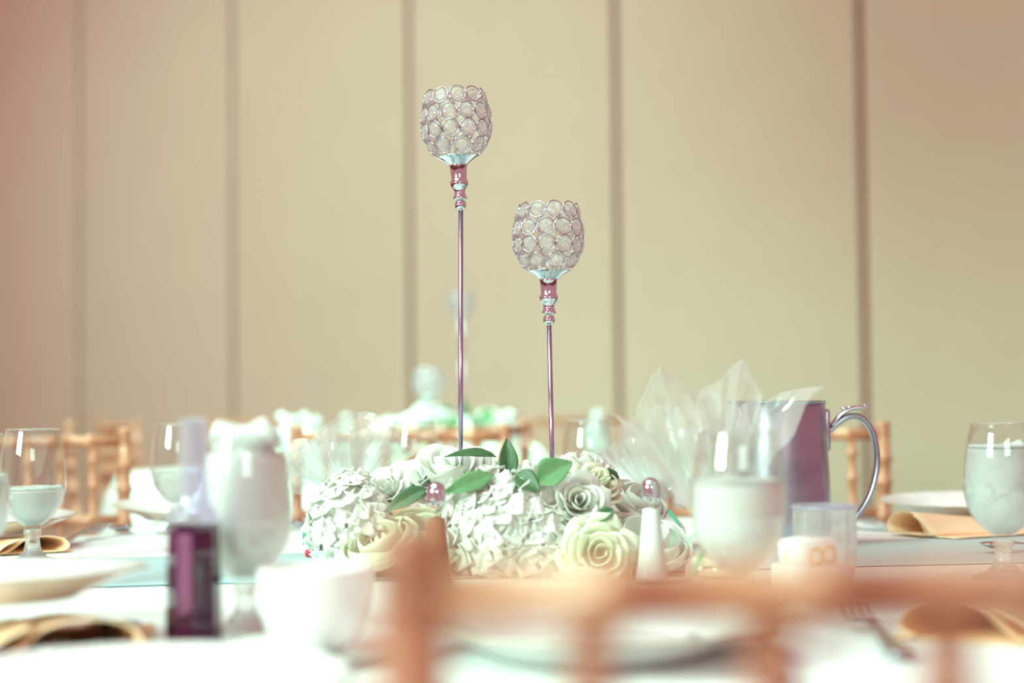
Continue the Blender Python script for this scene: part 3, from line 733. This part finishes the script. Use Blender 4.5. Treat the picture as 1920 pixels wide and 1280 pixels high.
# ------------------------------------------------------------------ plates
def plate_mesh(rad, h):
    sc = lambda a, r, z: 1+.022*abs(math.sin(a*8))*(r/rad)**3
    pr = smooth_prof([(0, .001), (rad*.55, .001), (rad*.60, .0025), (rad*.70, h*.35), (rad*.97, h*.95), (rad, h)], 4)
    inn = smooth_prof([(rad, h+.0012), (rad*.96, h*.97+.002), (rad*.70, h*.40+.0035), (rad*.60, .006), (rad*.52, .0045), (0, .0045)], 4)
    a = lathe(pr+inn, 96, False, sc)
    ring = []
    for i in range(96):
        an = 2*PI*i/96; k = rad*1.0005*(1+.022*abs(math.sin(an*8))); ring.append((k*math.cos(an), k*math.sin(an), h+.0006))
    return mesh('dish', *a, M['porcelain']), mesh('gilt_rim', *tube(ring, .0009, 6, closed=True), M['goldline'])
PL = plate_mesh(.118, .022); PB = plate_mesh(.135, .024)
def plate(loc, label, tilt=(0, 0, 0), big=False, group='white scalloped plates'):
    t = thing('plate', label, 'plate', loc, 0, group); t.rotation_euler = tilt
    d, g = PB if big else PL
    link('dish', d, t); link('gilt_rim', g, t); return t
def up(v, z): return Vector((v.x, v.y, v.z+z))
plate(up(T(-22, 2.20), .022), 'white plate resting on a peach napkin behind the leftmost goblet', (R(1), 0, .2))
plate(up(T(355, 2.58), .009), 'white plate tilted up behind the second goblet from the left', (R(3), R(2.5), .5))
plate(up(T(1800, 2.42), .018), 'white plate resting on the folded peach napkin at the far right', (R(2), R(-1), .1))
plate(up(T(-40, 1.31), .034), 'blurred white plate at the near left on a dark-looking rolled napkin', (R(-2), 0, .3), True)
plate(up(T(1120, 1.22), .002), 'blurred white plate at the bottom centre behind the closest chair', (0, 0, .7), True)
plate(up(T(240, .98), .002), 'blurred white plate cut off by the bottom left of the photo', (0, 0, .9), True)

# cup and saucer
cs = thing('saucer', 'small white saucer under the blurred cup at the front', 'saucer', T(594, 1.21))
link('dish', mesh('dish', *lathe(smooth_prof([(0, 0), (.04, 0), (.05, .003), (.066, .011), (.067, .012), (.05, .006), (.038, .004), (0, .004)], 3), 56, False), M['porcelain']), cs)
cu = thing('coffee_cup', 'blurred white porcelain cup left of the closest chair', 'cup', up(T(594, 1.21), .0045))
link('bowl', mesh('bowl', *lathe(smooth_prof([(0, 0), (.022, 0), (.024, .004), (.032, .012), (.040, .030), (.0425, .055), (.043, .064), (.0415, .0645), (.040, .055), (.036, .03), (.028, .012), (0, .006)], 4), 56, False), M['porcelain']), cu)
link('handle', mesh('handle', *tube([(-.041, 0, .052), (-.055, 0, .054), (-.063, 0, .042), (-.058, 0, .026), (-.038, 0, .020)], .0036, 10), M['porcelain']), cu, (0, 0, 0), (0, 0, R(-40)))

# ------------------------------------------------------------------ napkins
def napkin(loc, rz, label, L=.20, s=1.0, flip=1, squash=1.0, group='folded peach napkins'):
    """cloth rolled into an S section, the open end towards -y, tapering away"""
    prof = smooth_prof([(-.060, .002), (-.070, .012), (-.064, .026), (-.045, .034), (-.022, .034), (-.004, .028), (.008, .016), (.022, .006), (.034, .004), (.030, .012), (.018, .022), (.002, .031)], 5)
    n = len(prof)
    def f(u, v):
        k = u*(n-1); i = min(int(k), n-2); fr = k-i
        x = prof[i][0]*(1-fr)+prof[i+1][0]*fr; z = prof[i][1]*(1-fr)+prof[i+1][1]*fr
        fl = (1-.62*v)
        x = x*(1-.15*v)+.03*v+.002*noise.noise(Vector((u*6, v*3, 1))); z = z*fl*squash+.0015*noise.noise(Vector((u*6, v*4, 7)))*v
        return Vector((x*flip*s, v*L+(.008*math.sin(u*5)), max(.0015, z*s)))
    t = thing('napkin', label, 'napkin', loc, rz, group)
    link('fold', mesh('fold', *thicken(grid(f, 90, 16), .0013*flip), M['napkin']), t)
    def under(u, v): return Vector(((-.075+.15*u)*s*flip, .004+v*L, .0014+.0012*abs(noise.noise(Vector((u*5, v*5, 3))))))
    link('under_layer', mesh('under_layer', *thicken(grid(under, 20, 14), .0010*flip), M['napkin']), t)
    return t
napkin(up(T(1715, 2.22), .003), R(-62), 'folded pale peach napkin with an open loop at the far right under a plate', .19, .92)
napkin(up(T(45, 2.10), .001), R(28), 'folded peach napkin under the plate at the far left behind the goblet', .17, .9, -1, .70)
napkin(T(75, 1.195), R(12), 'blurred rolled peach napkin at the near left under a plate', .20, 1.1, -1, .85)
napkin(T(1850, 1.25), R(-22), 'blurred peach napkin in the bottom right corner', .18, 1.0, 1, .8)
tn = napkin(T(1012, 3.95), R(10), 'teal napkin blurred on the background table between the candle stands', .12, .8, group='napkins on the background table')
for o in tn.children: o.data.materials[0] = M['teal']

# ------------------------------------------------------------------ cutlery
def strip(pts, th=.0011):
    """pts: (x along, half width, height)"""
    vs, fs = [], []
    for x, w_, z in pts:
        vs += [(x, -w_, z+th), (x, -w_*.5, z+th*1.7), (x, w_*.5, z+th*1.7), (x, w_, z+th), (x, w_, z), (x, -w_, z)]
    for i in range(len(pts)-1):
        for k in range(6): a, b = i*6+k, i*6+(k+1) % 6; fs.append((a, b, b+6, a+6))
    fs += [tuple(range(6))[::-1], tuple(len(vs)-6+k for k in range(6))]
    return vs, fs
HAND = [(0, .0075, .001), (.01, .0095, .001), (.04, .0085, .002), (.09, .0045, .005), (.125, .0032, .007)]
hand_me = mesh('handle', *strip(smooth3 := HAND), M['cutlery'])
neck_me = mesh('fork_neck', *strip([(.125, .0032, .007), (.137, .0050, .006), (.143, .0110, .004), (.150, .0125, .003)]), M['cutlery'])
tine_me = mesh('tine', *strip([(.149, .0017, .003), (.165, .0015, .0025), (.180, .0014, .005), (.195, .0010, .011)]), M['cutlery'])
def fork(loc, rz, label, tilt=0):
    t = thing('fork', label, 'fork', loc, rz, 'dinner forks'); t.rotation_euler = (0, tilt, rz)
    link('handle', hand_me, t); link('neck', neck_me, t)
    for k in range(4): link('tine', tine_me, t, (0, (k-1.5)*.0068, 0))
    return t
def sp_bowl(u, v):
    a = 2*PI*u; x = .158+.027*math.cos(a)*v; y = .0175*math.sin(a)*v
    return Vector((x, y, .0025+.0075*v*v))
bowl_s = mesh('spoon_bowl', *thicken(grid(sp_bowl, 33, 9), .0011), M['cutlery'])
sneck = mesh('spoon_neck', *strip([(.120, .0034, .0068), (.128, .0036, .0085), (.135, .005, .0090)]), M['cutlery'])
def spoon(loc, rz, label, flip=False, roll=0, scale=1):
    t = thing('spoon', label, 'spoon', loc, rz, 'spoons', scale)
    link('handle', hand_me, t); link('neck', sneck, t); link('bowl', bowl_s, t)
    if flip: t.rotation_euler = (PI, 0, rz); t.location.z += .0115*scale
    return t
knife_me = mesh('blade', *strip([(.115, .0045, .002), (.125, .0085, .0015), (.17, .0095, .001), (.205, .007, .001), (.215, .001, .001)], .0008), M['cutlery'])
def knife(loc, rz, label):
    t = thing('knife', label, 'knife', loc, rz, 'dinner knives'); link('handle', mesh('handle', *strip([(0, .009, .001), (.02, .010, .001), (.10, .006, .002), (.118, .0045, .002)], .003), M['cutlery']), t); link('blade', knife_me, t); return t
def toward(p, q): return math.atan2(q.y-p.y, q.x-p.x)
def lay(fn, px0, d0, px1, d1, label, z=.001, **kw):
    """head at the second point, handle running back towards the first"""
    a, b = T(px0, d0), T(px1, d1); dr = toward(a, b); L = .19
    base = b-Vector((math.cos(dr), math.sin(dr), 0))*L; base.z = TAB_Z+z
    return fn(base, dr, label, **kw)
lay(fork, 120, 2.22, 192, 2.38, 'silver fork with raised tines beside the leftmost plate', .002, tilt=R(-2.5))
lay(spoon, 300, 2.60, 215, 2.40, 'silver spoon lying in front of the tilted white plate', .001)
lay(spoon, 480, 2.62, 575, 2.46, 'silver spoon partly hidden at the left end of the flowers')
lay(knife, 1560, 2.42, 1650, 2.36, 'silver knife lying between the pitcher and the far right napkin')
lay(fork, 1700, 2.30, 1615, 2.52, 'silver fork left of the far right napkin', .002)
lay(spoon, 1880, 1.98, 1832, 1.96, 'silver spoon bowl with highlights left of the cut-off goblet', .004)
lay(fork, 1730, 1.10, 1600, 1.36, 'large blurred fork at the bottom right with tines pointing away', .004)
lay(spoon, 1450, 1.10, 1418, 1.27, 'large dark blurred spoon right of the bottom centre plate', .003)
lay(knife, 1330, 1.05, 1290, 1.40, 'blurred knife partly behind the closest chair rail', .003)
lay(knife, 520, 1.08, 700, 1.26, 'blurred knife below the white cup')
lay(fork, 480, 1.08, 560, 1.24, 'blurred fork below the white cup', .004)
lay(spoon, 120, 1.13, 245, 1.345, 'small blurred spoon with round bright highlights at the near left', .003)
lay(spoon, 60, 1.1, 110, 1.27, 'blurred spoon under the near left rolled napkin', .003)
